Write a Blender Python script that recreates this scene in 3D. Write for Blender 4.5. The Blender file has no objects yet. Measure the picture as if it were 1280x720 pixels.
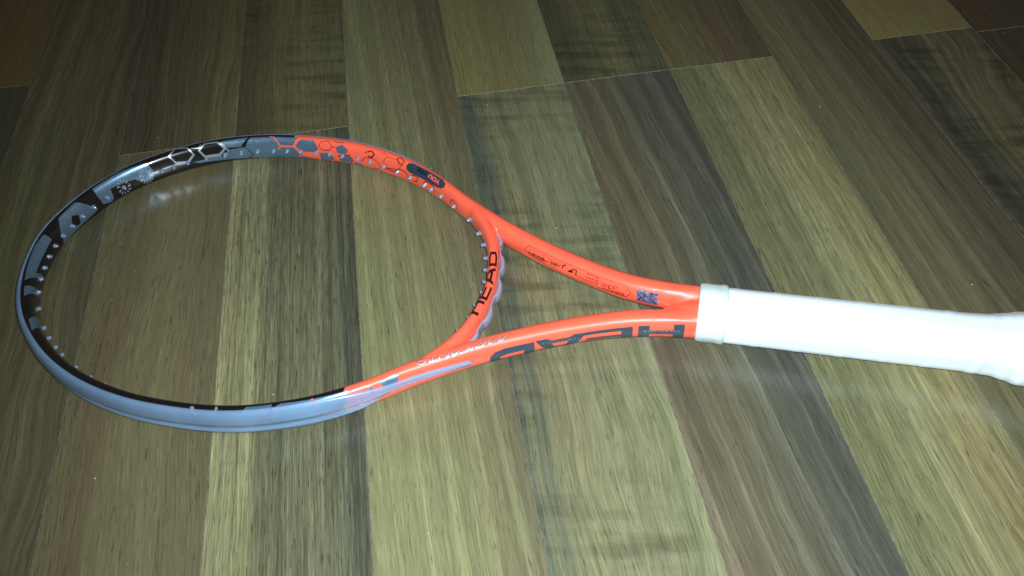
import bpy, bmesh, math, random
from mathutils import Vector, Matrix
from mathutils.bvhtree import BVHTree
random.seed(7)
sc = bpy.context.scene
K = 0.095 / 99.0            # racket drawing unit (about a millimetre) in metres
W = 0.095                   # width of one floor strip in metres

# ------------------------------------------------------------------ camera
pitch, yaw, roll = 0.8487, -0.1133, -0.0578
cam_d = bpy.data.cameras.new("camera")
cam = bpy.data.objects.new("camera", cam_d)
sc.collection.objects.link(cam)
fwd = Vector((0, math.cos(pitch), -math.sin(pitch)))
rgt = Vector((1, 0, 0))
upv = Vector((0, math.sin(pitch), math.cos(pitch)))
Rz = Matrix.Rotation(yaw, 3, 'Z')
fwd, rgt, upv = Rz @ fwd, Rz @ rgt, Rz @ upv
cr, sr = math.cos(roll), math.sin(roll)
right = cr * rgt + sr * upv
up = -sr * rgt + cr * upv
rot = Matrix((right, up, -fwd)).transposed()
CAM = Vector((0.644 * W, 0, 4.891 * W))
cam.matrix_world = Matrix.Translation(CAM) @ rot.to_4x4()
cam_d.sensor_width = 36
cam_d.lens = 1104 / 1280 * 36
cam_d.clip_start = 0.01
cam_d.clip_end = 50
sc.camera = cam

# ------------------------------------------------------------------ world, flash, exposure
world = bpy.data.worlds.new("World"); sc.world = world
world.use_nodes = True
bg = world.node_tree.nodes["Background"]
bg.inputs[0].default_value = (1.0, 0.82, 0.66, 1)
bg.inputs[1].default_value = 0.055
fl = bpy.data.lights.new("flash_lamp", 'SPOT')
fl.energy = 29.0
fl.color = (0.86, 0.98, 1.08)
fl.shadow_soft_size = 0.004
fl.spot_size = math.radians(110)
fl.spot_blend = 1.0
flo = bpy.data.objects.new("flash_lamp", fl)
sc.collection.objects.link(flo)
flo.location = CAM + right * 0.014 + up * 0.012
aim = (fwd + right * 0.12 - up * 0.06).normalized()
flo.rotation_euler = aim.to_track_quat('-Z', 'Y').to_euler()
sc.view_settings.view_transform = 'Standard'
sc.view_settings.look = 'None'
sc.view_settings.exposure = 0
sc.view_settings.gamma = 1
try: sc.cycles.use_denoising = True
except Exception: pass
sc.cycles.caustics_reflective = True
sc.cycles.blur_glossy = 0.0
sc.cycles.max_bounces = 8

# ------------------------------------------------------------------ helpers
def link(name, me, mat=None, parent=None, label=None, kind=None):
    o = bpy.data.objects.new(name, me)
    sc.collection.objects.link(o)
    if mat is not None:
        if me.materials: me.materials[0] = mat
        else: me.materials.append(mat)
    if parent is not None: o.parent = parent
    if label: o["label"] = label
    if kind: o["kind"] = kind
    return o

def smooth(me):
    me.polygons.foreach_set("use_smooth", [True] * len(me.polygons))

class NT:
    def __init__(s, name):
        s.m = bpy.data.materials.new(name); s.m.use_nodes = True
        s.t = s.m.node_tree; s.n = s.t.nodes; s.l = s.t.links
        s.b = s.n["Principled BSDF"]; s.out = s.n["Material Output"]
    def node(s, typ, **kw):
        n = s.n.new(typ)
        for k, v in kw.items(): setattr(n, k, v)
        return n
    def put(s, sock, v):
        if hasattr(v, 'is_linked'): s.l.new(v, sock)
        else: sock.default_value = v
    def math(s, op, a, b=0.0, c=0.0, clamp=False):
        n = s.node('ShaderNodeMath', operation=op, use_clamp=clamp)
        for i, v in enumerate((a, b, c)): s.put(n.inputs[i], v)
        return n.outputs[0]
    def comb(s, x, y, z=0.0):
        n = s.node('ShaderNodeCombineXYZ')
        for i, v in enumerate((x, y, z)): s.put(n.inputs[i], v)
        return n.outputs[0]
    def noise(s, vec, scale=1.0, detail=2.0, rough=0.5):
        n = s.node('ShaderNodeTexNoise'); s.put(n.inputs['Vector'], vec)
        n.inputs['Scale'].default_value = scale; n.inputs['Detail'].default_value = detail
        n.inputs['Roughness'].default_value = rough
        return n.outputs['Fac']
    def rng(s, v, a, b, c, d):
        n = s.node('ShaderNodeMapRange'); s.put(n.inputs[0], v)
        for i, q in enumerate((a, b, c, d)): n.inputs[i + 1].default_value = q
        return n.outputs[0]
    def mix(s, f, a, b, mode='MIX'):
        n = s.node('ShaderNodeMix', data_type='RGBA', blend_type=mode)
        s.put(n.inputs[0], f)
        s.put(n.inputs[6], a); s.put(n.inputs[7], b)
        return n.outputs[2]
    def bump(s, h, strength, dist):
        n = s.node('ShaderNodeBump'); s.put(n.inputs['Height'], h)
        n.inputs['Strength'].default_value = strength; n.inputs['Distance'].default_value = dist
        s.l.new(n.outputs[0], s.b.inputs['Normal'])

def rgba(c): return (c[0], c[1], c[2], 1.0)

# ------------------------------------------------------------------ racket surface description
def catmull(P, n):
    out = []
    P = [Vector(p) for p in P]
    Q = [2 * P[0] - P[1]] + P + [2 * P[-1] - P[-2]]
    for i in range(1, len(Q) - 2):
        a, b, c, d = Q[i - 1], Q[i], Q[i + 1], Q[i + 2]
        # centripetal parametrisation keeps the uneven spacing smooth
        t0 = 0; t1 = t0 + (b - a).length ** .5; t2 = t1 + (c - b).length ** .5; t3 = t2 + (d - c).length ** .5
        for k in range(n):
            t = t1 + (t2 - t1) * k / n
            A1 = (t1 - t) / (t1 - t0) * a + (t - t0) / (t1 - t0) * b
            A2 = (t2 - t) / (t2 - t1) * b + (t - t1) / (t2 - t1) * c
            A3 = (t3 - t) / (t3 - t2) * c + (t - t2) / (t3 - t2) * d
            B1 = (t2 - t) / (t2 - t0) * A1 + (t - t0) / (t2 - t0) * A2
            B2 = (t3 - t) / (t3 - t1) * A2 + (t - t1) / (t3 - t1) * A3
            out.append((t2 - t) / (t2 - t1) * B1 + (t - t1) / (t2 - t1) * B2)
    out.append(P[-1].copy())
    return out

class Path:
    """plane curve in racket coordinates, resampled by arc length, with a section at every point"""
    def __init__(s, pts, step, smooth_n, a, b, ex):
        P = catmull(pts, 12)
        for _ in range(smooth_n):
            P = [P[0]] + [(P[i - 1] + 2 * P[i] + P[i + 1]) / 4 for i in range(1, len(P) - 1)] + [P[-1]]
        d = [0]
        for i in range(1, len(P)): d.append(d[-1] + (P[i] - P[i - 1]).length)
        s.L = d[-1]; n = int(s.L / step); s.step = s.L / n
        s.P = []; j = 0
        for i in range(n + 1):
            t = i * s.step
            while j < len(d) - 2 and d[j + 1] < t: j += 1
            f = min(1, (t - d[j]) / max(1e-9, d[j + 1] - d[j]))
            s.P.append(P[j].lerp(P[j + 1], f))
        for _ in range(6):
            s.P = [s.P[0]] + [(s.P[i - 1] + 2 * s.P[i] + s.P[i + 1]) / 4 for i in range(1, n)] + [s.P[-1]]
        s.a, s.b, s.ex = a, b, ex
    def frame(s, t):
        x = max(0, min(len(s.P) - 1.0001, t / s.step)); i = int(x); f = x - i
        p = s.P[i].lerp(s.P[i + 1], f)
        i0, i1 = max(0, i - 1), min(len(s.P) - 1, i + 2)
        T = (s.P[i + 1] - s.P[i0]).lerp(s.P[i1] - s.P[i], f).normalized()
        return p, T, Vector((T.y, -T.x))
    def pt(s, t, deg, off=0.0):
        p, T, N = s.frame(t)
        a, b, ex = s.a(p), s.b(p), s.ex(p)
        q = math.radians(deg); c, w = math.cos(q), math.sin(q)
        x = math.copysign(abs(c) ** (2 / ex), c); z = math.copysign(abs(w) ** (2 / ex), w)
        # outward normal of the superellipse
        nx = math.copysign(abs(c) ** (2 - 2 / ex), c) / a; nz = math.copysign(abs(w) ** (2 - 2 / ex), w) / b
        l = math.hypot(nx, nz) or 1
        ox = x * a + off * nx / l; oz = z * b + off * nz / l
        return Vector((p.x + N.x * ox, p.y + N.y * ox, Z0 + oz))

Z0 = 19.9        # centre plane above the racket's resting point at the grip, drawing units
def lerp_tab(tab):
    def f(x):
        if x <= tab[0][0]: return tab[0][1]
        for (x0, y0), (x1, y1) in zip(tab, tab[1:]):
            if x <= x1:
                k = (x - x0) / (x1 - x0); k = k * k * (3 - 2 * k); return y0 + (y1 - y0) * k
        return tab[-1][1]
    return f
_a = lerp_tab([(-25, 5.5), (2, 7.8), (60, 7.7), (110, 7.4), (170, 6.6), (215, 5.4), (505, 5.4)])
_b = lerp_tab([(-25, 8), (2, 11.5), (45, 10.2), (90, 9.4), (170, 10.0), (240, 11.2), (505, 11.2)])
_e = lerp_tab([(0, 2.5), (110, 2.3), (240, 2.4), (505, 2.4)])
half = [(-25, 6.5), (3, 9.3), (15, 10.8), (38, 12.7), (65, 16.8), (90, 24.8), (117, 35.6), (144, 48.6), (165, 60.3),
        (196, 80.2), (220, 98.3), (250, 115.2), (285, 127.3), (311, 131.9), (340, 133.0), (370, 131.2), (400, 124.8),
        (422, 116.6), (441, 106.5), (460, 92.6), (477, 76), (491, 55), (501, 29), (505.8, 0)]
hoop_pts = [(u, -v - .9 * max(0, 1 - u / 45)) for u, v in half] + [(u, v - 2.3 * max(0, 1 - max(0, u) / 60)) for u, v in half[-2::-1]]
HOOP = Path(hoop_pts, 2.0, 10, lambda p: _a(p.x), lambda p: _b(p.x), lambda p: _e(p.x))
bridge_half = [(159.2, 0), (159.6, 8), (161.0, 18), (163.6, 32), (168.6, 46), (176.2, 59.5), (186, 71.6), (197, 82.0), (209, 90.3)]
bridge_pts = [(u, -v) for u, v in bridge_half[::-1]] + bridge_half[1:]
BRIDGE = Path(bridge_pts, 1.5, 4, lambda p: 4.2 + .018 * min(70, abs(p.y)) - max(0, abs(p.y) - 68) * .09, lambda p: 9.4 + .012 * min(70, abs(p.y)) - max(0, abs(p.y) - 68) * .08, lambda p: 2.4)

def sweep(bm, path, nth=40, t0=0.0, t1=None, off=0.0):
    t1 = path.L if t1 is None else t1
    n = int((t1 - t0) / path.step)
    rings = []
    for i in range(n + 1):
        t = t0 + (t1 - t0) * i / n
        rings.append([bm.verts.new(path.pt(t, 360 * j / nth, off) * K) for j in range(nth)])
    for r0, r1 in zip(rings, rings[1:]):
        for j in range(nth):
            k = (j + 1) % nth
            bm.faces.new((r0[j], r0[k], r1[k], r1[j]))
    bm.faces.new(rings[0][::-1]); bm.faces.new(rings[-1])

ORIGIN = Vector((245.1525, 354.7796)) * K
HEAD_ANG = math.radians(159.9145)
TILT = math.asin(11.0 / 705)
ROOT_M = Matrix.Translation((ORIGIN.x, ORIGIN.y, 0)) @ Matrix.Rotation(HEAD_ANG, 4, 'Z') @ Matrix.Rotation(TILT, 4, 'Y')

# figures printed on the frame: (kind, paint, width, closed, [(distance along the tube, section angle)])
DECALS = [
 ('poly', 'steel', 0, False, [(578.9, 97.6), (552.8, 94.7), (531.4, 117.5), (529.0, 168.0), (529.8, 189.8), (536.8, 205.8), (545.4, 173.5), (566.9, 158.3), (567.8, 200.1), (570.8, 213.9), (578.1, 196.7), (579.3, 155.8)]),
 ('poly', 'steel', 0, False, [(615.2, 106.5), (596.7, 98.0), (592.0, 145.0), (588.2, 171.2), (583.7, 198.4), (586.6, 206.4), (603.5, 214.0), (614.2, 216.3), (625.4, 227.0), (623.3, 172.1)]),
 ('poly', 'black', 0, False, [(606.2, 150.3), (600.8, 168.1), (603.4, 198.6), (605.7, 196.2), (610.7, 179.1)]),
 ('poly', 'steel', 0, False, [(634.0, 99.0), (633.6, 155.3), (647.4, 157.3), (659.2, 153.8), (669.9, 151.3), (665.6, 186.3), (671.1, 186.4), (681.5, 97.4), (668.4, 92.6), (646.8, 87.6)]),
 ('poly', 'steel', 0, False, [(687.6, 100.5), (683.4, 169.2), (678.8, 204.0), (685.2, 213.8), (698.0, 99.7)]),
 ('poly', 'steel', 0, False, [(722.7, 98.0), (714.7, 182.7), (729.2, 176.0), (735.0, 88.7)]),
 ('poly', 'steel', 0, False, [(469.6, 107.1), (445.8, 95.1), (453.3, 156.9), (465.2, 152.1)]),
 ('poly', 'steel', 0, False, [(495.7, 184.8), (470.7, 185.0), (463.7, 163.7), (450.2, 159.5), (445.6, 191.2), (450.5, 216.8), (472.0, 207.1), (492.0, 196.1)]),
 ('poly', 'steel', 0, False, [(443.9, 98.1), (426.8, 100.3), (401.9, 101.3), (407.0, 161.8), (402.6, 197.4), (389.4, 237.8), (411.0, 238.8), (436.6, 226.5), (449.3, 218.1), (444.6, 191.6), (449.5, 159.0)]),
 ('poly', 'steel', 0, False, [(401.1, 115.9), (389.4, 113.7), (385.6, 161.6), (388.8, 179.6), (400.9, 180.8), (406.2, 160.0)]),
 ('poly', 'steel', 0, False, [(369.9, 142.2), (363.8, 121.2), (358.2, 149.9), (361.5, 174.8), (368.9, 172.6)]),
 ('poly', 'steel', 0, False, [(385.9, 180.6), (374.8, 177.4), (373.3, 207.2), (386.2, 239.6)]),
 ('poly', 'steel', 0, False, [(365.5, 179.7), (357.9, 174.4), (355.5, 187.3), (358.0, 207.3), (367.1, 221.2), (368.9, 202.1)]),
 ('poly', 'steel', 0, False, [(354.9, 202.5), (348.1, 201.9), (346.9, 224.3), (354.7, 230.3)]),
 ('line', 'orange', 1.1, False, [(428.1, 98.7), (424.6, 102.0), (419.1, 161.9), (407.8, 160.5), (402.3, 104.3)]),
 ('line', 'orange', 0.9, False, [(419.1, 161.9), (422.0, 174.9)]),
 ('line', 'orange', 1.1, False, [(407.8, 160.5), (402.7, 192.1)]),
 ('line', 'orange', 0.9, False, [(406.0, 211.5), (399.7, 194.2), (390.6, 198.5), (386.2, 231.7)]),
 ('line', 'silver', 1.4, True, [(512.8, 128.5), (506.3, 82.2), (496.8, 101.7), (493.4, 155.8), (499.9, 181.6), (509.6, 169.4)]),
 ('line', 'silver', 1.6, True, [(488.2, 141.1), (482.2, 103.0), (472.1, 106.8), (466.8, 154.8), (472.7, 179.1), (485.2, 176.1)]),
 ('line', 'silver', 0.8, False, [(494.0, 114.5), (487.8, 125.3), (485.4, 102.5)]),
 ('line', 'silver', 1.2, False, [(469.7, 113.2), (464.3, 170.5)]),
 ('line', 'silver', 0.7, False, [(523.9, 177.7), (511.5, 176.4), (500.5, 181.9)]),
 ('line', 'silver', 0.8, False, [(532.6, 178.5), (525.0, 179.7)]),
 ('line', 'maroon', 0.6, True, [(385.1, 149.4), (382.7, 119.6), (376.9, 108.1), (372.8, 140.5), (376.1, 165.6), (382.7, 167.5)]),
 ('line', 'maroon', 0.6, False, [(372.9, 144.8), (369.9, 144.0)]),
 ('line', 'maroon', 0.8, False, [(371.9, 101.9), (368.5, 110.3), (362.6, 104.1)]),
 ('line', 'maroon', 0.8, False, [(369.1, 183.9), (357.9, 173.7), (355.3, 193.5), (358.7, 212.5)]),
 ('line', 'dark', 1.1, False, [(339.6, 132.0), (336.0, 117.4), (333.1, 135.7), (335.6, 157.2), (339.6, 155.4)]),
 ('line', 'dark', 0.9, False, [(341.9, 144.0), (340.5, 128.8)]),
 ('line', 'maroon', 0.5, False, [(347.3, 187.6), (341.8, 166.2), (333.5, 160.0), (327.8, 185.5), (330.5, 206.7), (337.1, 217.1)]),
 ('line', 'maroon', 0.5, True, [(324.2, 161.4), (321.0, 124.1), (309.8, 118.9), (305.2, 143.1), (309.5, 173.7), (320.8, 181.9)]),
 ('line', 'maroon', 0.45, False, [(326.7, 119.8), (324.1, 105.4), (320.3, 116.7)]),
 ('line', 'dark', 0.8, True, [(311.0, 110.7), (308.5, 92.8), (303.9, 108.1), (304.5, 137.0), (308.5, 137.5)]),
 ('line', 'maroon', 0.8, False, [(324.1, 186.6), (315.0, 189.1), (307.7, 164.6), (300.6, 168.6), (299.0, 186.9)]),
 ('line', 'maroon', 0.8, False, [(297.0, 180.5), (291.4, 161.6), (287.3, 166.7), (289.8, 186.3), (294.3, 191.4)]),
 ('line', 'maroon', 1.0, False, [(281.5, 175.6), (277.4, 156.4), (269.8, 160.1), (268.5, 190.0)]),
 ('line', 'maroon', 0.8, False, [(248.7, 180.9), (246.5, 156.0), (242.9, 150.8)]),
 ('line', 'maroon', 0.6, False, [(245.5, 164.6), (240.0, 157.1), (241.3, 189.5)]),
 ('poly', 'navy', 0, False, [(300.5, 132.6), (299.3, 106.4), (296.1, 94.0), (263.8, 86.4), (258.7, 96.6), (257.4, 125.1), (260.8, 146.8), (266.5, 154.5), (295.9, 162.0), (299.8, 154.2)]),
 ('line', 'maroon', 0.45, False, [(170.7, 168.8), (167.1, 136.9), (90.8, 133.4), (85.7, 167.0), (89.0, 186.5)]),
 ('line', 'maroon', 0.45, False, [(170.7, 168.8), (166.1, 178.6), (138.3, 197.2), (114.0, 191.1), (89.0, 186.5)]),
 ('line', 'maroon', 0.35, False, [(166.4, 168.6), (166.0, 151.0), (150.2, 145.8), (149.0, 150.1), (149.0, 168.1)]),
 ('line', 'maroon', 0.35, False, [(166.4, 168.6), (149.0, 170.2)]),
 ('line', 'maroon', 0.35, False, [(147.3, 166.8), (147.3, 148.7), (140.3, 145.6), (139.0, 160.9)]),
 ('line', 'dark', 0.9, False, [(137.7, 170.4), (137.5, 151.8), (135.0, 144.6)]),
 ('line', 'dark', 0.9, False, [(130.4, 149.1), (126.8, 149.5), (126.8, 176.6)]),
 ('poly', 'dark', 0, False, [(133.7, 174.9), (131.4, 157.4), (129.2, 156.6), (129.5, 171.1)]),
 ('line', 'maroon', 0.4, False, [(125.5, 176.5), (119.5, 179.5)]),
 ('poly', 'holo', 0, False, [(82.5, 135.8), (67.7, 141.0), (67.8, 195.0), (81.8, 191.9)]),
 ('poly', 'silver', 0, False, [(881.1, 87.4), (883.4, 91.2), (884.4, 79.7), (883.7, 61.2), (887.2, 40.8), (884.4, 45.2), (882.2, 68.7)]),
 ('poly', 'silver', 0, False, [(897.4, 97.1), (898.8, 97.7), (899.7, 83.3), (896.0, 47.6), (897.7, 78.3)]),
 ('poly', 'steel', 0, False, [(917.4, 91.9), (933.6, 93.0), (932.9, 74.4), (929.3, 40.2), (913.8, 43.3), (915.5, 76.4)]),
 ('poly', 'steel', 0, False, [(938.8, 91.8), (958.0, 84.9), (981.6, 77.8), (978.7, 48.1), (979.5, 18.4), (970.4, 6.3), (962.8, -4.6), (945.9, -0.1), (932.7, 10.1), (933.6, 68.9)]),
 ('poly', 'steel', 0, False, [(1000.6, 58.2), (1011.3, 69.9), (1014.3, 56.8), (1012.8, 34.0), (1008.5, 15.5), (1003.5, 19.2)]),
 ('poly', 'steel', 0, False, [(993.0, 66.7), (996.2, 46.9), (995.8, 23.8), (993.9, 13.8), (993.0, 16.4), (994.7, 34.9)]),
 ('line', 'orange', 1.1, False, [(958.5, 86.6), (958.7, 73.9), (962.2, 31.2)]),
 ('line', 'orange', 1.0, False, [(962.8, -4.6), (990.8, -8.4)]),
]
PEG = [('H', 610.6), ('H', 598.6), ('H', 586.6), ('H', 572.6), ('H', 556.5), ('H', 536.5), ('H', 522.5), ('H', 512.5), ('H', 500.5), ('H', 484.5), ('H', 468.5), ('H', 454.4), ('H', 440.4), ('H', 426.4), ('H', 414.4), ('H', 402.4), ('H', 388.4), ('H', 376.4), ('H', 364.4), ('H', 350.3), ('H', 338.3), ('H', 324.3), ('H', 310.3), ('H', 296.3), ('H', 280.3), ('H', 272.3), ('H', 260.3), ('H', 244.2), ('B', 30.0), ('B', 48.0), ('B', 61.5), ('B', 76.5), ('B', 88.6), ('B', 100.6), ('B', 111.1), ('B', 124.6), ('B', 136.6), ('H', 622.6), ('H', 634.6), ('H', 646.6), ('H', 658.6), ('H', 670.7), ('H', 684.7), ('H', 702.7), ('H', 724.7), ('H', 736.7), ('H', 748.7), ('H', 758.7), ('H', 776.8), ('H', 792.8), ('H', 806.8), ('H', 820.8), ('H', 834.8)]
PRINTROWS = [((166.1, 173.9), (151.6, 166.4), 14, 12, 'dark'), ((161.2, 181.3), (149.8, 172.7), 10, 10, 'maroon'), ((146.8, 169.2), (139.4, 164.7), 14, 8, 'dark'), ((146.1, 161.5), (140.7, 159.4), 8, 6, 'maroon'), ((118.3, 143.3), (108.2, 144.8), 9, 9, 'maroon'), ((118.5, 162.5), (108.1, 158.8), 9, 9, 'maroon'), ((118.7, 177.7), (108.3, 173.5), 8, 9, 'maroon'), ((105.5, 185.6), (89.4, 180.4), 12, 16, 'maroon')]
D3O = (95.3, 106.3, 150, 160, 168, 184)

# ------------------------------------------------------------------ materials
def simple(name, col, rough=0.35, metal=0.0, coat=0.0, spec=0.5, sub=0.0):
    s = NT(name); b = s.b
    b.inputs['Base Color'].default_value = rgba(col); b.inputs['Roughness'].default_value = rough
    b.inputs['Metallic'].default_value = metal
    b.inputs['Coat Weight'].default_value = coat; b.inputs['Coat Roughness'].default_value = 0.08
    b.inputs['Specular IOR Level'].default_value = spec
    # faint wear and handling marks in the lacquer
    tc = s.node('ShaderNodeTexCoord').outputs['Object']
    n = s.noise(tc, 260, 4, .6)
    s.put(b.inputs['Roughness'], s.rng(n, .3, .7, max(.02, rough - .06), rough + .08))
    s.bump(s.noise(tc, 900, 2, .5), .05, .0002)
    return s

ORANGE = (0.98, 0.130, 0.066)
BLACK = (0.006, 0.0055, 0.006)
def frame_paint():
    s = NT("lacquer_orange_and_black"); b = s.b
    tc = s.node('ShaderNodeTexCoord').outputs['Object']
    sep = s.node('ShaderNodeSeparateXYZ'); s.put(sep.inputs[0], tc)
    x, y = sep.outputs[0], sep.outputs[1]
    far = s.math('LESS_THAN', y, 0.0)
    lim = s.math('MULTIPLY_ADD', far, (353 - 231) * K, 231 * K)
    m = s.math('GREATER_THAN', x, lim)
    n = s.noise(tc, 60, 3, .5)
    org = s.mix(s.rng(n, .3, .7, 0, 1), rgba(ORANGE), (0.94, 0.120, 0.062, 1))
    s.put(b.inputs['Base Color'], s.mix(m, org, rgba(BLACK)))
    s.put(b.inputs['Roughness'], s.math('MULTIPLY_ADD', m, -.10, .38))
    b.inputs['Coat Weight'].default_value = 1.0; b.inputs['Coat Roughness'].default_value = 0.06
    s.bump(s.noise(tc, 700, 2, .5), .04, .0002)
    return s.m

M = {}
M['frame'] = frame_paint()
M['orange'] = simple("orange_paint", ORANGE, .35, 0, .5).m
def metallic(name, c0, c1):
    s = simple(name, c0, .36, .75, .6)
    tc = s.node('ShaderNodeTexCoord').outputs['Object']
    s.put(s.b.inputs['Base Color'], s.mix(s.rng(s.noise(tc, 2500, 2, .6), .35, .65, 0, 1), rgba(c0), rgba(c1)))
    return s.m
M['steel'] = metallic("steel_blue_metallic_paint", (0.16, 0.28, 0.41), (0.27, 0.43, 0.58))
M['silver'] = metallic("silver_paint", (0.52, 0.60, 0.66), (0.68, 0.76, 0.82))
M['black'] = simple("black_lacquer", BLACK, .28, 0, .8).m
M['dark'] = simple("black_print", (0.03, 0.008, 0.008), .4, 0, .4).m
M['maroon'] = simple("dark_red_print", (0.26, 0.018, 0.012), .4, 0, .4).m
M['navy'] = simple("dark_slate_print", (0.035, 0.06, 0.085), .4, 0, .4).m
M['badge'] = simple("slate_badge_print", (0.026, 0.040, 0.066), .4, 0, .4).m
M['ink'] = simple("black_ink", (0.004, 0.005, 0.012), .4, 0, .4).m
M['coral'] = simple("coral_print", (0.9, 0.15, 0.08), .4, 0, .3).m

def plastic(name, col, alpha, rough):
    s = NT(name); b = s.b
    b.inputs['Base Color'].default_value = rgba(col); b.inputs['Roughness'].default_value = rough
    b.inputs['Specular IOR Level'].default_value = 0.45; b.inputs['Coat Weight'].default_value = 1.0; b.inputs['Coat IOR'].default_value = 1.7; b.inputs['Coat Roughness'].default_value = .07
    tr = s.node('ShaderNodeBsdfTransparent'); tr.inputs[0].default_value = (0.92, 0.96, 1.0, 1)
    mx = s.node('ShaderNodeMixShader')
    tc = s.node('ShaderNodeTexCoord').outputs['Object']
    s.put(mx.inputs[0], s.rng(s.noise(tc, 45, 3, .5), .3, .7, alpha - .06, alpha + .06))
    s.l.new(tr.outputs[0], mx.inputs[1]); s.l.new(b.outputs[0], mx.inputs[2])
    s.l.new(mx.outputs[0], s.out.inputs[0])
    return s.m
M['bumper'] = plastic("milky_blue_translucent_plastic", (0.25, 0.40, 0.60), .60, .3)
M['grommet'] = plastic("translucent_grommet_plastic", (0.26, 0.31, 0.44), .8, .25)
M['throat'] = plastic("lavender_translucent_plastic", (0.34, 0.34, 0.43), .76, .3)

s = NT("white_overgrip_tape"); b = s.b
b.inputs['Base Color'].default_value = (0.80, 0.90, 0.94, 1); b.inputs['Roughness'].default_value = .62
b.inputs['Sheen Weight'].default_value = .2; b.inputs['Coat Weight'].default_value = 1.0; b.inputs['Coat IOR'].default_value = 2.0; b.inputs['Coat Roughness'].default_value = .06
tc = s.node('ShaderNodeTexCoord').outputs['Object']
s.bump(s.math('ADD', s.noise(tc, 1400, 3, .6), s.math('MULTIPLY', s.noise(tc, 120, 3, .5), 2.0)), .25, .0004)
M['tape'] = s.m
s = NT("pale_rubber_collar"); b = s.b
b.inputs['Base Color'].default_value = (0.62, 0.73, 0.70, 1); b.inputs['Roughness'].default_value = .45
tc = s.node('ShaderNodeTexCoord').outputs['Object']
s.bump(s.noise(tc, 220, 3, .5), .3, .0006)
M['collar'] = s.m
s = NT("hologram_foil"); b = s.b
tc = s.node('ShaderNodeTexCoord').outputs['Object']
vo = s.node('ShaderNodeTexVoronoi'); s.put(vo.inputs['Vector'], tc); vo.inputs['Scale'].default_value = 700
hs = s.node('ShaderNodeHueSaturation')
hs.inputs['Saturation'].default_value = .55; hs.inputs['Value'].default_value = .55
s.put(hs.inputs['Color'], vo.outputs['Color'])
nn = s.noise(tc, 420, 3, .6)
s.put(b.inputs['Base Color'], s.mix(s.rng(nn, .42, .6, 0, 1), (0.07, 0.10, 0.20, 1), s.mix(.5, hs.outputs[0], (.45, .35, .75, 1))))
b.inputs['Metallic'].default_value = .6; b.inputs['Roughness'].default_value = .4
s.bump(vo.outputs['Distance'], .5, .0006)
M['holo'] = s.m

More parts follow.
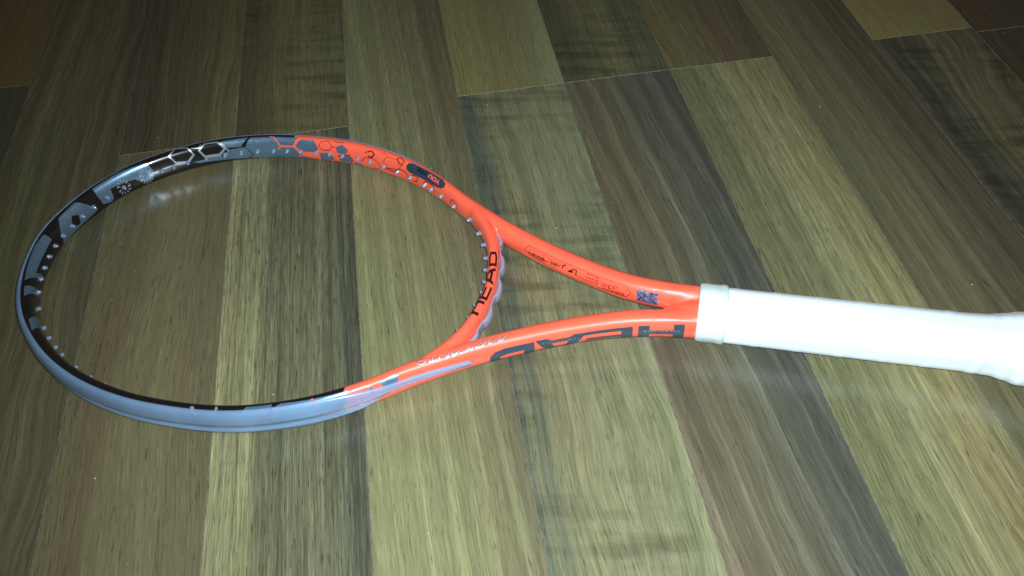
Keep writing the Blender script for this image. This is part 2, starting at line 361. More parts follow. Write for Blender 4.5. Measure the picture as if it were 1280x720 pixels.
# ---- laminate floor strips: colour runs across the strip, grain runs along it
def wood(stops, slant=0.0, wav=0.10, streak=.5, pores=.6, fig=0.0, contour=0.0, bend=0.0, drift=0.0, veins=.4, seed=0.0, name="walnut_laminate"):
    s = NT(name); b = s.b
    tc = s.node('ShaderNodeTexCoord').outputs['Object']
    sep = s.node('ShaderNodeSeparateXYZ'); s.put(sep.inputs[0], tc)
    x = s.math('DIVIDE', sep.outputs[0], W); y = s.math('DIVIDE', sep.outputs[1], W)   # strip widths
    if seed == 0.0:
        oi = s.node('ShaderNodeObjectInfo'); sd = s.math('MULTIPLY', oi.outputs['Random'], 50.0)
    else:
        sd = s.math('ADD', seed * 7.13, 0.0)
    # slow wander of the grain
    w1 = s.noise(s.comb(s.math('MULTIPLY', x, .7), s.math('MULTIPLY', y, .32), sd), 1, 2, .5)
    w2 = s.noise(s.comb(s.math('MULTIPLY', x, 2.2), s.math('MULTIPLY', y, 1.3), s.math('ADD', sd, 9.0)), 1, 2, .5)
    xx = s.math('ADD', x, s.math('MULTIPLY', s.math('SUBTRACT', w1, .5), wav * 2.4))
    xx = s.math('ADD', xx, s.math('MULTIPLY', s.math('SUBTRACT', w2, .5), wav * .45))
    xx = s.math('MULTIPLY_ADD', y, -slant, xx)
    if bend:
        # grain sweeps round towards the strip's near end
        d = s.math('SUBTRACT', y, 0.0)
        xx = s.math('ADD', xx, s.math('MULTIPLY', s.math('POWER', s.math('MAXIMUM', s.math('ADD', d, 1.6), 0.0), 2.0), bend))
    # the printed figure: colour bands
    band = s.noise(s.comb(s.math('MULTIPLY', xx, 6.0), s.math('MULTIPLY', y, .10), sd), 1, 3, .55)
    cr_ = s.node('ShaderNodeValToRGB')
    e = cr_.color_ramp.elements
    while len(e) < len(stops): e.new(.5)
    for i, (p, c) in enumerate(stops): e[i].position = p; e[i].color = rgba(c)
    cr_.color_ramp.interpolation = 'B_SPLINE'
    s.put(cr_.inputs[0], s.math('ADD', s.math('MULTIPLY_ADD', s.math('SUBTRACT', y, 11.0), drift, s.math('ADD', x, s.math('MULTIPLY', s.math('SUBTRACT', w1, .5), .35))), s.math('MULTIPLY', s.math('SUBTRACT', band, .5), .45)))
    col = cr_.outputs[0]
    st1 = s.noise(s.comb(s.math('MULTIPLY', xx, 13.0), s.math('MULTIPLY', y, .22), s.math('ADD', sd, 3.0)), 1, 4, .62)
    st2 = s.noise(s.comb(s.math('MULTIPLY', xx, 52.0), s.math('MULTIPLY', y, .55), s.math('ADD', sd, 5.0)), 1, 3, .6)
    st3 = s.noise(s.comb(s.math('MULTIPLY', xx, 115.0), s.math('MULTIPLY', y, 4.0), s.math('ADD', sd, 6.0)), 1, 2, .6)
    f = s.rng(st1, .3, .7, 1 - .30 * streak, 1 + .24 * streak)
    f = s.math('MULTIPLY', f, s.rng(st2, .3, .7, 1 - .30 * streak, 1 + .26 * streak))
    f = s.math('MULTIPLY', f, s.rng(st3, .28, .72, 1 - .17 * (streak + pores), 1 + .14 * (streak + pores)))
    if contour:
        fr = s.math('FRACT', s.math('ADD', s.math('MULTIPLY', xx, 5.2), s.math('MULTIPLY', st1, .9)))
        fr = s.math('POWER', fr, 2.2)
        f = s.math('MULTIPLY', f, s.math('MULTIPLY_ADD', fr, contour, 1 - contour * .35))
        f = s.math('MULTIPLY', f, 1.0)
    if veins:
        vn = s.noise(s.comb(s.math('MULTIPLY', xx, 5.5), s.math('MULTIPLY', y, .16), s.math('ADD', sd, 41.0)), 1, 2, .6)
        fr2 = s.math('FRACT', s.math('MULTIPLY', vn, 11.0))
        ln = s.math('MULTIPLY', s.rng(fr2, .90, .985, 0, 1), s.rng(fr2, .985, 1.0, 1, 0))
        vm = s.rng(s.noise(s.comb(s.math('MULTIPLY', xx, 9.0), s.math('MULTIPLY', y, .9), s.math('ADD', sd, 47.0)), 1, 1, .5), .45, .65, .1, 1)
        f = s.math('MULTIPLY', f, s.math('SUBTRACT', 1.0, s.math('MULTIPLY', s.math('MULTIPLY', ln, vm), veins)))
    if fig:
        g = s.noise(s.comb(s.math('MULTIPLY', x, 1.6), s.math('ADD', s.math('MULTIPLY', y, 8.0), s.math('MULTIPLY', x, 1.5)), s.math('ADD', sd, 11.0)), 1, 2, .55)
        mk = s.noise(s.comb(s.math('MULTIPLY', x, 1.8), s.math('MULTIPLY', y, .7), s.math('ADD', sd, 21.0)), 1, 1, .5)
        amt = s.math('MULTIPLY', s.rng(mk, .42, .62, 0, 1), fig)
        f = s.math('MULTIPLY', f, s.math('SUBTRACT', 1.0, s.math('MULTIPLY', amt, s.rng(g, .44, .66, 0, 1))))
    # pores: short dark dashes
    p = s.noise(s.comb(s.math('MULTIPLY', xx, 120.0), s.math('MULTIPLY', y, 8.0), s.math('ADD', sd, 8.0)), 1, 1, .5)
    pm = s.rng(st1, .35, .6, .35, 1.0)
    pd = s.math('MULTIPLY', s.rng(p, .62, .72, 0, 1), pm)
    f = s.math('MULTIPLY', f, s.math('SUBTRACT', 1.0, s.math('MULTIPLY', pd, .62 * pores)))
    # fine light flecks beside the pores
    q = s.noise(s.comb(s.math('MULTIPLY', xx, 110.0), s.math('MULTIPLY', y, 4.0), s.math('ADD', sd, 14.0)), 1, 1, .5)
    f = s.math('MULTIPLY', f, s.rng(s.noise(tc, 1300, 2, .7), .3, .7, .93, 1.07))
    f = s.math('MULTIPLY', f, s.math('MULTIPLY_ADD', s.rng(q, .60, .72, 0, 1), .30 * pores, 1.0))
    n = s.node('ShaderNodeMix', data_type='RGBA', blend_type='MULTIPLY'); n.inputs[0].default_value = 1
    s.put(n.inputs[6], col); s.put(n.inputs[7], s.comb(f, f, f))
    # slow hue drift between greenish and brownish
    h = s.noise(s.comb(s.math('MULTIPLY', xx, 3.0), s.math('MULTIPLY', y, .5), s.math('ADD', sd, 31.0)), 1, 2, .5)
    col = s.mix(s.rng(h, .3, .7, 0, 1), (.985, .865, .72, 1), (.915, .87, .735, 1))
    o = s.node('ShaderNodeMix', data_type='RGBA', blend_type='MULTIPLY'); o.inputs[0].default_value = 1
    s.l.new(n.outputs[2], o.inputs[6]); s.put(o.inputs[7], col)
    s.put(b.inputs['Base Color'], o.outputs[2])
    s.put(b.inputs['Roughness'], s.rng(s.noise(tc, 24, 3, .6), .3, .7, .18, .32))
    b.inputs['Specular IOR Level'].default_value = .5
    s.bump(s.math('SUBTRACT', f, pd), .12, .0003)
    return s.m

# ------------------------------------------------------------------ floor
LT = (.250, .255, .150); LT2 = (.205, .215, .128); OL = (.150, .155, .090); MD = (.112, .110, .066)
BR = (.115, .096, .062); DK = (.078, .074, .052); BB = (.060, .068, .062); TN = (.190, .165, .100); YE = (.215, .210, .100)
Y1, Y2, Y3 = 6.6805, 6.4488, 6.7411
# (strip index, y from, y to) in strip widths -> material
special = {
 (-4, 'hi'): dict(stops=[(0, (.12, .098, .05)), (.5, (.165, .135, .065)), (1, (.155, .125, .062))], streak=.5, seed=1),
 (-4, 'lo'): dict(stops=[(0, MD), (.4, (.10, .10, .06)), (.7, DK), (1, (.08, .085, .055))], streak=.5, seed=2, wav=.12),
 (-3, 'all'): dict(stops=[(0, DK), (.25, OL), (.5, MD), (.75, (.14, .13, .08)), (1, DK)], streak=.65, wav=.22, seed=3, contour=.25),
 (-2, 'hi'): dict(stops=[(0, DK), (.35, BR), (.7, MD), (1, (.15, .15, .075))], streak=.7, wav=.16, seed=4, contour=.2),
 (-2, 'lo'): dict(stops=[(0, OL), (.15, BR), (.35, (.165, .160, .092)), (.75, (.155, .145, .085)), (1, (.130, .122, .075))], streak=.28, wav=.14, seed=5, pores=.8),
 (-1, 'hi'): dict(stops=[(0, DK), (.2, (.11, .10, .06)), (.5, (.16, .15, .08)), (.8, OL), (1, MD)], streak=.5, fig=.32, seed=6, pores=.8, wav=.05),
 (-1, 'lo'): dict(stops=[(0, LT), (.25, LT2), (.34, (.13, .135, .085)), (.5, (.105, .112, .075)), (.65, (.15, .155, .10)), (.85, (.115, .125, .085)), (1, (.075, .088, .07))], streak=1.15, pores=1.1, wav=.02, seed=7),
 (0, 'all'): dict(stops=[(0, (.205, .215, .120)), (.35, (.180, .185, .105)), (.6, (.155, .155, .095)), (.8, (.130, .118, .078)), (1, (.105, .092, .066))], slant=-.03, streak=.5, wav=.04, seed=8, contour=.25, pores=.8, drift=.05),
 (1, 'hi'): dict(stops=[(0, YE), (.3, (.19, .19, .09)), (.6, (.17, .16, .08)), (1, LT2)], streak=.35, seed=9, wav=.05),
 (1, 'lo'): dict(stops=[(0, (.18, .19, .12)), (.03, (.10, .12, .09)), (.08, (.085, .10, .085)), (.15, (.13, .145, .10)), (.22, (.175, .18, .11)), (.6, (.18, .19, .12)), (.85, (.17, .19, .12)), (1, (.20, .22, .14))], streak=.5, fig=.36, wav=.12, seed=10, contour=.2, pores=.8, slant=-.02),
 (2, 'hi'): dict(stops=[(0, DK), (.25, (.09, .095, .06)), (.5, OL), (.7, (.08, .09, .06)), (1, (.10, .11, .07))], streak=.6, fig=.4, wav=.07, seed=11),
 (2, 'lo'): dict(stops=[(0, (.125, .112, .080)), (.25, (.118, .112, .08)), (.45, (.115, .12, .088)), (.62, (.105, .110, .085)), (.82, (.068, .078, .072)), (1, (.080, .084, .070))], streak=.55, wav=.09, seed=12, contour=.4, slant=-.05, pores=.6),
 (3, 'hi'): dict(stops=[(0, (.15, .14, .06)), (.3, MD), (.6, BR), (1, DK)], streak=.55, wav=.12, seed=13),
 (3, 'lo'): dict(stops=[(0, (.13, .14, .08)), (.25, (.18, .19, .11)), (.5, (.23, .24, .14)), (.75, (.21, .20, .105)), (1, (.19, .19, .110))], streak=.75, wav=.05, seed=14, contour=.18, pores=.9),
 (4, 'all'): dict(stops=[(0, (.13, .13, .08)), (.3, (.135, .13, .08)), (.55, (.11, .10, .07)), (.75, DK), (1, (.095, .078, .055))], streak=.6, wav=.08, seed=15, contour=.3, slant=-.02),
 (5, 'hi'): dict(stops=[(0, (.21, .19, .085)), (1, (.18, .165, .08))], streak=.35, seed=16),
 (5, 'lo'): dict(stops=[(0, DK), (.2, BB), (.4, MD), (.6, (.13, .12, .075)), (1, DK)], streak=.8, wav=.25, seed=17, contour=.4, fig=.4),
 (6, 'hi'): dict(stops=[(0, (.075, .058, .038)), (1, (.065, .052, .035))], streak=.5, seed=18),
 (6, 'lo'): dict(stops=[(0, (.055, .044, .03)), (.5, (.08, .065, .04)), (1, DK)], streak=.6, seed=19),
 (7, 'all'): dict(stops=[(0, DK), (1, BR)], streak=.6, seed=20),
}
filler = [wood([(0, a), (.5, b_), (1, c)], streak=.55, name="walnut_laminate_plain")
          for a, b_, c in ((DK, BR, MD), (OL, LT2, OL), (MD, OL, BR), (BR, DK, BR))]
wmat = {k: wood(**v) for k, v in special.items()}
cuts = {-4: [7.72], -2: [Y2], -1: [Y2], 1: [Y1], 2: [Y1], 3: [Y1], 5: [Y3], 6: [6.66]}
XMIN, XMAX, YMIN, YMAX = -15, 17, -5, 22

floor = bpy.data.objects.new("floor", bpy.data.meshes.new("floor"))
sc.collection.objects.link(floor)
bm = bmesh.new()
v = [bm.verts.new((x * W, y * W, z)) for z in (-.012, -.0075) for x, y in ((XMIN, YMIN), (XMAX, YMIN), (XMAX, YMAX), (XMIN, YMAX))]
for f in ((3, 2, 1, 0), (4, 5, 6, 7), (0, 1, 5, 4), (1, 2, 6, 5), (2, 3, 7, 6), (3, 0, 4, 7)): bm.faces.new([v[i] for i in f])
bm.to_mesh(floor.data); bm.free()
floor.data.materials.append(simple("dark_underlay", (.03, .028, .022), .8).m)
floor["kind"] = "structure"
floor["label"] = "walnut laminate floor of greenish brown strips"
GAP = .00004
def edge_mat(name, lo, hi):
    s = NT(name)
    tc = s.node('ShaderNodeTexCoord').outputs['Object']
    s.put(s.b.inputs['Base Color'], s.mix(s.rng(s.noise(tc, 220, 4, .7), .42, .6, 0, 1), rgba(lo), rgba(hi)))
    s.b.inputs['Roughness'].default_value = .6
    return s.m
edge_end = edge_mat("pale_end_joint", (.12, .12, .09), (.36, .36, .30))  # mottled pale colour on the bevels at the strip ends
edge_side = edge_mat("pale_long_joint", (.07, .07, .05), (.24, .24, .18))  # same mottling, a darker tone, on the long bevels
def plank(k, y0, y1, mat):
    """one strip board: real block with a fine bevel round its upper edge"""
    w, l = W - 2 * GAP, (y1 - y0) * W - 2 * GAP
    c, h = .00020, .0072
    X = [(0, 0), (w, 0), (w, l), (0, l)]
    Xi = [(c, c), (w - c, c), (w - c, l - c), (c, l - c)]
    V = [(x, y, -h) for x, y in X] + [(x, y, -c * .7) for x, y in X] + [(x, y, 0) for x, y in Xi]
    F = [(8, 9, 10, 11)] + [(i, (i + 1) % 4, (i + 1) % 4 + 4, i + 4) for i in range(4)] + [(i + 4, (i + 1) % 4 + 4, (i + 1) % 4 + 8, i + 8) for i in range(4)] + [(3, 2, 1, 0)]
    me = bpy.data.meshes.new("plank"); me.from_pydata(V, [], F); me.update()
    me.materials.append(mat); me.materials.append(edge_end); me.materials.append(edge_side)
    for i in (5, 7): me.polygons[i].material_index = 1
    for i in (6, 8): me.polygons[i].material_index = 2
    o = link("plank", me, None, floor)
    o.location = (k * W + GAP, y0 * W + GAP, 0)
    return o
rf = random.Random(3)
for k in range(XMIN, XMAX):
    vis = -4 <= k <= 7
    if vis:
        c = cuts.get(k, [])
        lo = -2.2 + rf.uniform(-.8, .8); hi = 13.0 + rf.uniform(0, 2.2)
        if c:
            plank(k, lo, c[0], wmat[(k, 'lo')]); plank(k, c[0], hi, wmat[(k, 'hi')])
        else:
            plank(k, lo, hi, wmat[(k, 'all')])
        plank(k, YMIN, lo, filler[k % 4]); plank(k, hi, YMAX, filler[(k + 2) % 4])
    else:
        y = YMIN + 0.0; nxt = YMIN + rf.uniform(2, 7)
        while y < YMAX - .1:
            plank(k, y, min(nxt, YMAX), filler[rf.randrange(4)]); y = nxt; nxt += rf.uniform(5.5, 8)

# ------------------------------------------------------------------ racket
racket = bpy.data.objects.new("tennis_racket", None)
sc.collection.objects.link(racket)
racket.matrix_world = ROOT_M
racket["label"] = "unstrung orange and black tennis racket with white grip lying on the walnut floor"
racket["category"] = "tennis racket"

bm = bmesh.new()
sweep(bm, HOOP)
sweep(bm, BRIDGE)
# web that joins the two arms below the grip
WEB = Path([(3, 1.5), (12, 2.6), (22, 3.2), (33, 2.6), (40, 1.5)], 1.5, 0, lambda p: 9.0 * math.sqrt(max(.03, 1 - (max(0, p.x - 2) / 38) ** 2)), lambda p: 12.0 * math.sqrt(max(.05, 1 - (max(0, p.x - 6) / 35) ** 2.4)), lambda p: 2.3)
sweep(bm, WEB)
bmesh.ops.recalc_face_normals(bm, faces=bm.faces)
me = bpy.data.meshes.new("raw"); bm.to_mesh(me); bm.free()
tmp = bpy.data.objects.new("raw", me); sc.collection.objects.link(tmp)
md = tmp.modifiers.new("r", 'REMESH'); md.mode = 'VOXEL'; md.voxel_size = .75 * K; md.use_smooth_shade = True
ms = tmp.modifiers.new("s", 'SMOOTH'); ms.factor = .5; ms.iterations = 22
dg = bpy.context.evaluated_depsgraph_get()
fme = bpy.data.meshes.new_from_object(tmp.evaluated_get(dg), depsgraph=dg)
bpy.data.objects.remove(tmp); fme.name = "frame"
fb = bmesh.new(); fb.from_mesh(fme)
for _ in range(45):      # soft saddle where the two arms run together
    bmesh.ops.smooth_vert(fb, verts=[v for v in fb.verts if 14 * K < v.co.x < 47 * K and -9 * K < v.co.y < 15 * K and v.co.z > Z0 * K], factor=.5, use_axis_x=True, use_axis_y=True, use_axis_z=True)
fb.to_mesh(fme); fb.free()
smooth(fme)
frame = link("frame", fme, M['frame'], racket)
fb = bmesh.new(); fb.from_mesh(fme); FB = BVHTree.FromBMesh(fb); fb.free()

R_ = 0.15       # surface distance per degree of section angle, drawing units
def on_frame(path, s_, deg, lift):
    p = path.pt(s_, deg) * K
    loc, no, i, d = FB.find_nearest(p)
    q = path.pt(s_, deg, 1.0) * K - p; q.normalize()
    return loc + q * (lift * K)

def mapped(name, bm2, path, mat, lift, parent, step=2.0, label=None, snap=True):
    """lay a flat figure (x = along the tube, y = round it) on the racket's surface"""
    xs = [v.co.x for v in bm2.verts]; ys = [v.co.y for v in bm2.verts]
    for a, lo, hi, st in ((0, min(xs), max(xs), step), (1, min(ys), max(ys), 6 * R_)):
        t = math.ceil(lo / st) * st
        while t < hi:
            co = Vector((t, 0, 0)) if a == 0 else Vector((0, t, 0)); no = Vector((1, 0, 0)) if a == 0 else Vector((0, 1, 0))
            bmesh.ops.bisect_plane(bm2, geom=bm2.verts[:] + bm2.edges[:] + bm2.faces[:], plane_co=co, plane_no=no, dist=1e-4)
            t += st
    for v in bm2.verts:
        v.co = on_frame(path, v.co.x, v.co.y / R_, lift)
    bm2.normal_update()
    me = bpy.data.meshes.new(name)
    # consistent outward facing
    if bm2.faces:
        bm2.faces.ensure_lookup_table()
        fc = bm2.faces[0]; c = fc.calc_center_median()
        loc, no, i, d = FB.find_nearest(c)
        if fc.normal.dot(no) < 0: bmesh.ops.reverse_faces(bm2, faces=bm2.faces)
    bm2.to_mesh(me); bm2.free(); smooth(me)
    return link(name, me, mat, parent, label)

def poly_bm(pts, bm2=None):
    bm2 = bm2 or bmesh.new()
    from mathutils.geometry import tessellate_polygon
    V = [Vector((a, b_, 0)) for a, b_ in pts]
    vs = [bm2.verts.new(v) for v in V]
    for t in tessellate_polygon([V]):
        try: bm2.faces.new([vs[i] for i in t])
        except ValueError: pass
    return bm2
def line_bm(pts, w, closed=False, bm2=None):
    bm2 = bm2 or bmesh.new()
    P = [Vector((a, b_)) for a, b_ in pts]; n = len(P)
    Ls, Rs = [], []
    for i, p in enumerate(P):
        if closed: d0, d1 = (p - P[i - 1]), (P[(i + 1) % n] - p)
        else:
            d1 = (P[i + 1] - p) if i < n - 1 else (p - P[i - 1]); d0 = (p - P[i - 1]) if i else d1
        d0 = d0.normalized(); d1 = d1.normalized()
        m = (d0 + d1)
        m = m.normalized() if m.length > 1e-6 else d1
        nn = Vector((-m.y, m.x)); k = 1 / max(.5, abs(nn.dot(Vector((-d1.y, d1.x)))))
        Ls.append(bm2.verts.new((*(p + nn * w / 2 * k), 0))); Rs.append(bm2.verts.new((*(p - nn * w / 2 * k), 0)))
    for i in range(n if closed else n - 1):
        j = (i + 1) % n
        bm2.faces.new((Ls[i], Rs[i], Rs[j], Ls[j]))
    return bm2
nm = {'steel': 'blue_patch', 'black': 'black_patch', 'silver': 'silver_mark', 'orange': 'orange_line', 'maroon': 'printed_outline',
      'dark': 'printed_mark', 'navy': 'badge', 'holo': 'hologram_sticker'}
for i, (kind, m, w, cl, pts) in enumerate(DECALS):
    P = [(a, t * R_) for a, t in pts]
    b2 = poly_bm(P) if kind == 'poly' else line_bm(P, w, cl)
    lift = .10 if m == 'steel' else .14 if m in ('navy', 'black') else .24 if m == 'holo' else .18 + .004 * (i % 8)
    name = nm[m]
    if m == 'silver' and cl: name = 'hexagon_outline'
    mapped(name, b2, HOOP, M['badge' if m == 'navy' else m], lift, frame)

def text_bm(body, shear=0.0, bold=0.0):
    c = bpy.data.curves.new("t", 'FONT'); c.body = body; c.resolution_u = 3; c.shear = shear; c.offset = bold
    o = bpy.data.objects.new("t", c); sc.collection.objects.link(o)
    g = bpy.context.evaluated_depsgraph_get()
    me = bpy.data.meshes.new_from_object(o.evaluated_get(g))
    b2 = bmesh.new(); b2.from_mesh(me)
    bpy.data.objects.remove(o); bpy.data.curves.remove(c)
    x0 = min(v.co.x for v in b2.verts); x1 = max(v.co.x for v in b2.verts)
    y0 = min(v.co.y for v in b2.verts); y1 = max(v.co.y for v in b2.verts)
    for v in b2.verts: v.co = Vector(((v.co.x - x0) / (x1 - x0), (v.co.y - y0) / (y1 - y0), 0))
    return b2
def text(name, body, path, mat, s0, s1, th0a, th0b, th1a, th1b, lift=.3, shear=0.0, parent=None, dx=0.0, dt=0.0, bold=0.0):
    """s0..s1 start and end of the line; th0 foot and th1 top of the letters, a at the start, b at the end (degrees)"""
    b2 = text_bm(body, shear, bold)
    for v in b2.verts:
        x, y = v.co.x, v.co.y
        foot = th0a + (th0b - th0a) * x; top = th1a + (th1b - th1a) * x
        v.co = Vector((s0 + (s1 - s0) * x + dx, (foot + (top - foot) * y + dt) * R_, 0))
    return mapped(name, b2, path, mat, lift, parent or frame)

# badge: coral YOU, black TEK
badge = frame
text("badge_lettering", "YOU", HOOP, M['coral'], 263.6, 276.6, 103, 103, 134, 132, .26, bold=.035)
text("badge_lettering", "TEK", HOOP, M['ink'], 278.0, 291.0, 103, 105, 133, 132, .26, bold=.035)
# model line on the near arm with a dark edge under the silver
text("model_lettering", "RADICAL", HOOP, M['navy'], 1088.5, 1045.5, 88, 82, 68, 57, .22, .35, dt=3, dx=-.3)
text("model_lettering", "RADICAL", HOOP, M['silver'], 1088.5, 1045.5, 88, 82, 68, 57, .30, .35)
text("model_lettering", "PRO", HOOP, M['maroon'], 1043, 1027.5, 84, 100, 60, 72, .22, 0, dt=4, dx=-.2)
text("model_lettering", "PRO", HOOP, M['silver'], 1043, 1027.5, 83, 99, 60, 72, .30, 0)

# big letters on the near arm
def fig(name, pts, mat, lift, path=HOOP, label=None):
    return mapped(name, poly_bm([(a, (t - 5) * R_) for a, t in pts]), path, mat, lift, frame, label=label)
for P in ([(1209.3, 41), (1202.1, 39), (1202.1, -52), (1209.3, -52)], [(1186, 35), (1178.3, 33), (1178.3, -52), (1186, -52)],
          [(1202.3, 10.7), (1185.8, 10.7), (1185.8, -5), (1202.3, -5)]): fig("logo_letter", P, M['navy'], .14 if len(P) and P[0][1] != 10.7 else .17)
for P in ([(1174.5, 32), (1166.6, 31), (1166.6, -52), (1174.5, -52)], [(1166.8, 31), (1141.5, 31), (1139, 14), (1166.8, 14)],
          [(1166.8, -1), (1143, -1), (1141, -17), (1166.8, -17)], [(1166.8, -34), (1143, -34), (1143, -52), (1166.8, -52)]): fig("logo_letter", P, M['navy'], .14)
fig("logo_letter", [(1142.4, 29), (1134.6, 31), (1130.5, 19), (1118.5, 19), (1115, 32), (1107.2, 33), (1108.2, 20), (1117.5, -52), (1131.5, -52)], M['navy'], .15)
fig("logo_counter", [(1130, 4), (1118.5, 4), (1120.5, -18), (1128, -18)], M['orange'], .2)
fig("logo_letter", [(1106.4, 30), (1086, 31), (1079, 22), (1075.5, 4), (1075, -22), (1078, -42), (1086, -52), (1106.4, -52)], M['navy'], .15)
fig("logo_counter", [(1099, 1), (1086, 0), (1082.5, -6), (1082.5, -24), (1086, -29), (1099, -29)], M['orange'], .2)
# lettering too small to read: rows of little ticks
def ticks(s0, s1, th0, th1, h, mat, n, path=HOOP, seed=1):
    r = random.Random(seed); b2 = bmesh.new()
    for i in range(n):
        f = (i + r.uniform(-.2, .2)) / n; a = s0 + (s1 - s0) * f; t = th0 + (th1 - th0) * f
        w = abs(s1 - s0) / n * r.uniform(.35, .7)
        poly_bm([(a, (t - h / 2) * R_), (a + w, (t - h / 2) * R_), (a + w, (t + h / 2 * r.uniform(.2, 1)) * R_), (a, (t + h / 2) * R_)], b2)
    o = mapped("fine_print", b2, path, mat, .26, frame)
    return o
ticks(1166, 1144, 6.5, 6.5, 8, M['coral'], 16, seed=2)
ticks(1205, 1180, 4, 4, 7, M['steel'], 14, seed=3)
ticks(1136, 1110, 2, 8, 6, M['steel'], 12, seed=4)

# HEAD across the throat bridge, read from its lower end; the feet of the letters towards the handle
def hl(pts, closed=False, w=2.7):
    pts = [(a - 107.6 + BRIDGE.L / 2, t + 4) for a, t in pts]
    return mapped("bridge_letter", line_bm([(a, t * R_) for a, t in pts], w, closed), BRIDGE, M['dark'], .16, frame, step=1.5)
hl([(138, 115), (138, 20)]); hl([(127.5, 115), (127.5, 20)]); hl([(137, 62), (128.5, 62)])
hl([(112.5, 113), (123.5, 113), (123.5, 38), (112.5, 38)]); hl([(122.5, 74), (113.5, 74)])
hl([(109, 116), (105.5, 48), (99.5, 48), (96, 116)]); hl([(107, 88), (98, 88)])
hl([(92, 112), (92, 60), (84, 60), (80.8, 70), (80.8, 102), (84, 112)], True)

# far arm: small print in the long outline
for c in PRINTROWS:
    (s0, t0), (s1, t1), h, n, m = c
    ticks(s0, s1, t0, t1, h, M[m], n, seed=int(s0))
text("fine_print", "d3o", HOOP, M['maroon'], *D3O, .26)

# ring of little petals printed round two of the grommets
for ps in (556.3, 536.3):
    for k in range(11):
        a = 2 * math.pi * (k + .3) / 11 
        c, w = math.cos(a), math.sin(a); c2, w2 = math.cos(a + .2), math.sin(a + .2)
        th = 181
        b2 = line_bm([(ps + 3.1 * c, th * R_ + 3.1 * w), (ps + 5.0 * c, th * R_ + 5.0 * w), (ps + 5.2 * c2, th * R_ + 5.2 * w2)], .75)
        mapped("printed_petal", b2, HOOP, M['silver'], .2, frame)

# ---- grommets
def grommet(path, s_, deg, long):
    p, T, N = path.frame(s_)
    sgn = -1 if path is HOOP else 1
    a = path.a(p); z = Z0 - .3
    base = Vector((p.x, p.y, z)) + Vector((N.x, N.y, 0)) * sgn * (a - 1.2)
    ax = Vector((N.x, N.y, 0)) * sgn; t = Vector((T.x, T.y, 0)); up_ = Vector((0, 0, 1))
    prof = [(0, 1.9), (1.3, 1.9), (1.6, 1.4), (long - .5, 1.3), (long, 1.05), (long, .65), (long - 1.2, .6)]
    V, F = [], []
    n = 14
    for h, r in prof:
        for k in range(n):
            q = 2 * math.pi * k / n
            V.append((base + ax * h + (t * math.cos(q) + up_ * math.sin(q)) * r) * K)
    for i in range(len(prof) - 1):
        for k in range(n):
            F.append((i * n + k, i * n + (k + 1) % n, (i + 1) * n + (k + 1) % n, (i + 1) * n + k))
    F.append(tuple(range((len(prof) - 1) * n, len(prof) * n)))
    me = bpy.data.meshes.new("grommet"); me.from_pydata([tuple(v) for v in V], [], F); me.update(); smooth(me)
    return link("grommet", me, M['grommet'], racket)
hs_ = set()
for nm_, s_ in PEG:
    if nm_ == 'H': hs_.add(s_)
mir = [HOOP.L - s_ for s_ in sorted(hs_) if s_ < 420]
for s_ in sorted(hs_) + mir: grommet(HOOP, s_, 180, 3.5)
for nm_, s_ in PEG:
    if nm_ == 'B': grommet(BRIDGE, s_, 0, 4.3)
for s_ in (150.5,): grommet(BRIDGE, s_, 0, 5.0)

# ---- translucent bumper strip round the outside of the head, with its string channel
def tmax(s_):
    full = 54 if s_ < 560 else 54 + 23 * min(1, (s_ - 560) / 120)
    return 13 + (full - 13) * tmax.wide(s_)
def _wide(s_):
    k = min(1, max(0, (1018 - s_) / 66)) if s_ > 600 else min(1, max(0, (s_ - 262) / 60))
    return k * k * (3 - 2 * k)
tmax.wide = _wide
def strip(s0, s1):
    V, F = [], []; n = 0
    steps = int((s1 - s0) / 2.5); cols = 26
    for i in range(steps + 1):
        s_ = s0 + (s1 - s0) * i / steps
        e = min(i, steps - i) / steps * (s1 - s0)
        tm = tmax(s_); wide = tmax.wide(s_)
        endf = min(1, (e / 5) ** .5) if e < 5 else 1
        row = []
        for j in range(cols + 1):
            f = -1 + 2 * j / cols
            deg = f * tm * (endf * .9 + .1) + (1 - wide) * 14 * min(1, e / 40)
            edge = (1 - abs(f) ** 6)
            th = 1.35 * edge + .25
            ch = abs(deg + 8)
            if ch < 11: th *= .25 + .75 * (ch / 11) ** 2 if ch > 3 else .3
            elif ch < 17: th += .25
            row.append(HOOP.pt(s_, deg, max(.12, th)) * K)
        inn = [HOOP.pt(s_, (-1 + 2 * j / cols) * tm * (endf * .9 + .1) + (1 - wide) * 14 * min(1, e / 40), -.5) * K for j in range(cols, -1, -1)]
        V += row + inn
    m_ = 2 * (cols + 1)
    for i in range(steps):
        for j in range(m_):
            k = (j + 1) % m_
            F.append((i * m_ + j, (i + 1) * m_ + j, (i + 1) * m_ + k, i * m_ + k))
    F.append(tuple(range(m_))); F.append(tuple(range(steps * m_, (steps + 1) * m_))[::-1])
    me = bpy.data.meshes.new("bumper_strip"); me.from_pydata([tuple(v) for v in V], [], F); me.update()
    b2 = bmesh.new(); b2.from_mesh(me); bmesh.ops.recalc_face_normals(b2, faces=b2.faces); b2.to_mesh(me); b2.free()
    smooth(me)
    return link("bumper_strip", me, M['bumper'], racket, "milky blue translucent strip round the head")
bump = strip(258, 1064)

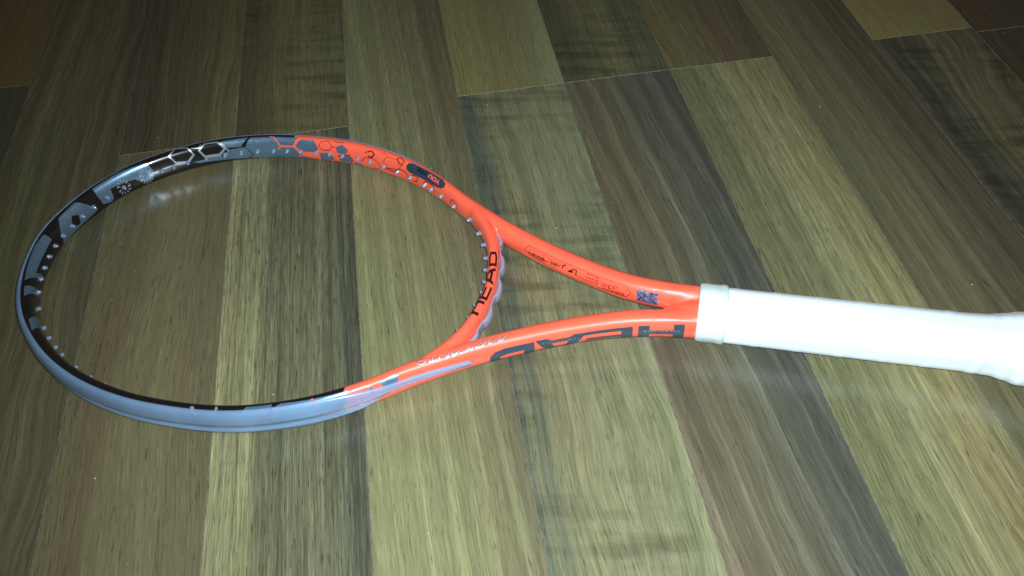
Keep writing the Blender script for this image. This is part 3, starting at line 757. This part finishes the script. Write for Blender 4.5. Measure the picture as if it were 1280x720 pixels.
# ---- lumpy grommet strip on the handle side of the throat bridge
V, F = [], []; s0, s1 = 46, 170; steps = 124; cols = 14
lobes = [(c - 105.05 + BRIDGE.L / 2, w) for c, w in ((58, 6), (81, 8), (104, 8), (127, 8), (151, 9.5))]
for i in range(steps + 1):
    s_ = s0 + (s1 - s0) * i / steps
    h = .9
    for c, w in lobes:
        d = abs(s_ - c) / w
        if d < 1: h = max(h, .9 + 2.8 * (1 - d ** 2.4) ** .8)
    if i in (0, steps): h = .1
    for j in range(cols):
        q = 2 * math.pi * j / cols
        p, T, N = BRIDGE.frame(s_)
        a = BRIDGE.a(p)
        o_ = -(a - 1.0) - max(0, 1.0 + h) * (.5 + .5 * math.cos(q)) ** .75
        V.append(tuple(Vector((p.x + N.x * o_, p.y + N.y * o_, Z0 - 2.0 + 4.6 * math.sin(q))) * K))
for i in range(steps):
    for j in range(cols):
        k = (j + 1) % cols
        F.append((i * cols + j, (i + 1) * cols + j, (i + 1) * cols + k, i * cols + k))
F.append(tuple(range(cols))); F.append(tuple(range(steps * cols, (steps + 1) * cols))[::-1])
me = bpy.data.meshes.new("throat_strip"); me.from_pydata(V, [], F); me.update()
b2 = bmesh.new(); b2.from_mesh(me); bmesh.ops.recalc_face_normals(b2, faces=b2.faces); b2.to_mesh(me); b2.free(); smooth(me)
link("throat_strip", me, M['throat'], racket, "lavender scalloped plastic strip on the throat bridge")

# ---- grip: overgrip tape wound in a spiral, flaring to the butt
def lathe(name, prof, mat, oct_=0.0, spiral=0.0, nth=96, rough=0.0, label=None, seed=0):
    """prof: (u, radius across, radius up, centre z offset)"""
    V, F = [], []
    r0 = random.Random(seed); ph = [r0.uniform(0, 6.28) for _ in range(6)]
    for u, ra, rb, cz in prof:
        for k in range(nth):
            q = 2 * math.pi * k / nth
            m = 1 + oct_ * math.cos(8 * q)
            if spiral:
                fr = ((u / 27.0) + q / (2 * math.pi)) % 1.0
                m += spiral * (2.2 if u < -135 else 1) * ((fr < .22) * 1.0 * min(1, fr / .03) * min(1, (.22 - fr) / .04)) / ra
            if rough: m += rough * (math.sin(3 * q + ph[0] + u * .21) + math.sin(7 * q + ph[1] - u * .5) + .6 * math.sin(13 * q + ph[2] + u)) / ra
            V.append(tuple(Vector((u, ra * m * math.cos(q) - 1.1, Z0 + cz + rb * m * math.sin(q))) * K))
    n = len(prof)
    for i in range(n - 1):
        for k in range(nth):
            j = (k + 1) % nth
            F.append((i * nth + k, i * nth + j, (i + 1) * nth + j, (i + 1) * nth + k))
    F.append(tuple(range(nth))[::-1]); F.append(tuple(range((n - 1) * nth, n * nth)))
    me = bpy.data.meshes.new(name); me.from_pydata(V, [], F); me.update()
    b2 = bmesh.new(); b2.from_mesh(me); bmesh.ops.recalc_face_normals(b2, faces=b2.faces); b2.to_mesh(me); b2.free(); smooth(me)
    return link(name, me, mat, racket, label)
rt = lerp_tab([(-213, 21.5), (-205, 25.4), (-194, 25.6), (-186, 24.2), (-178, 21.9), (-168, 19.9), (-150, 19.2), (0, 18.9)])
prof = []
u = 1.0
while u > -213: prof.append((u, rt(u), min(rt(u), 22.6) * .985, 0)); u -= 1.25
prof.append((-213.5, 18, 17, 0))
lathe("grip", prof, M['tape'], -.018, .16, label="white overgrip tape wound round the handle")
cp = [(16.4, 15.5), (16.3, 19.2), (15.4, 19.9), (12, 20.0), (8, 20.0), (4, 19.9), (1, 20.3), (-1.2, 20.4), (-2.2, 20.0), (-2.8, 19.0)]
lathe("grip_collar", [(u, r, r * .97, 0) for u, r in cp], M['collar'], .008, 0, rough=.13, label="pale green rubber collar at the top of the grip")

# ---- dust specks on the floor
r = random.Random(11); bm = bmesh.new()
for i in range(46):
    X = r.uniform(-2.5, 6.5) * W; Y = r.uniform(.8, 8) * W; q = r.uniform(.00016, .00042)
    mt = Matrix.Translation((X, Y, q * .5)) @ Matrix.Rotation(r.uniform(0, 6), 4, 'Z') @ Matrix.Diagonal((1.6, .9, .6, 1))
    bmesh.ops.create_icosphere(bm, subdivisions=1, radius=q, matrix=mt)
me = bpy.data.meshes.new("dust"); bm.to_mesh(me); bm.free()
o = link("dust", me, simple("white_dust", (.55, .6, .6), .8).m)
o["kind"] = "stuff"; o["label"] = "scattered pale dust specks on the floor"; o["category"] = "dust"
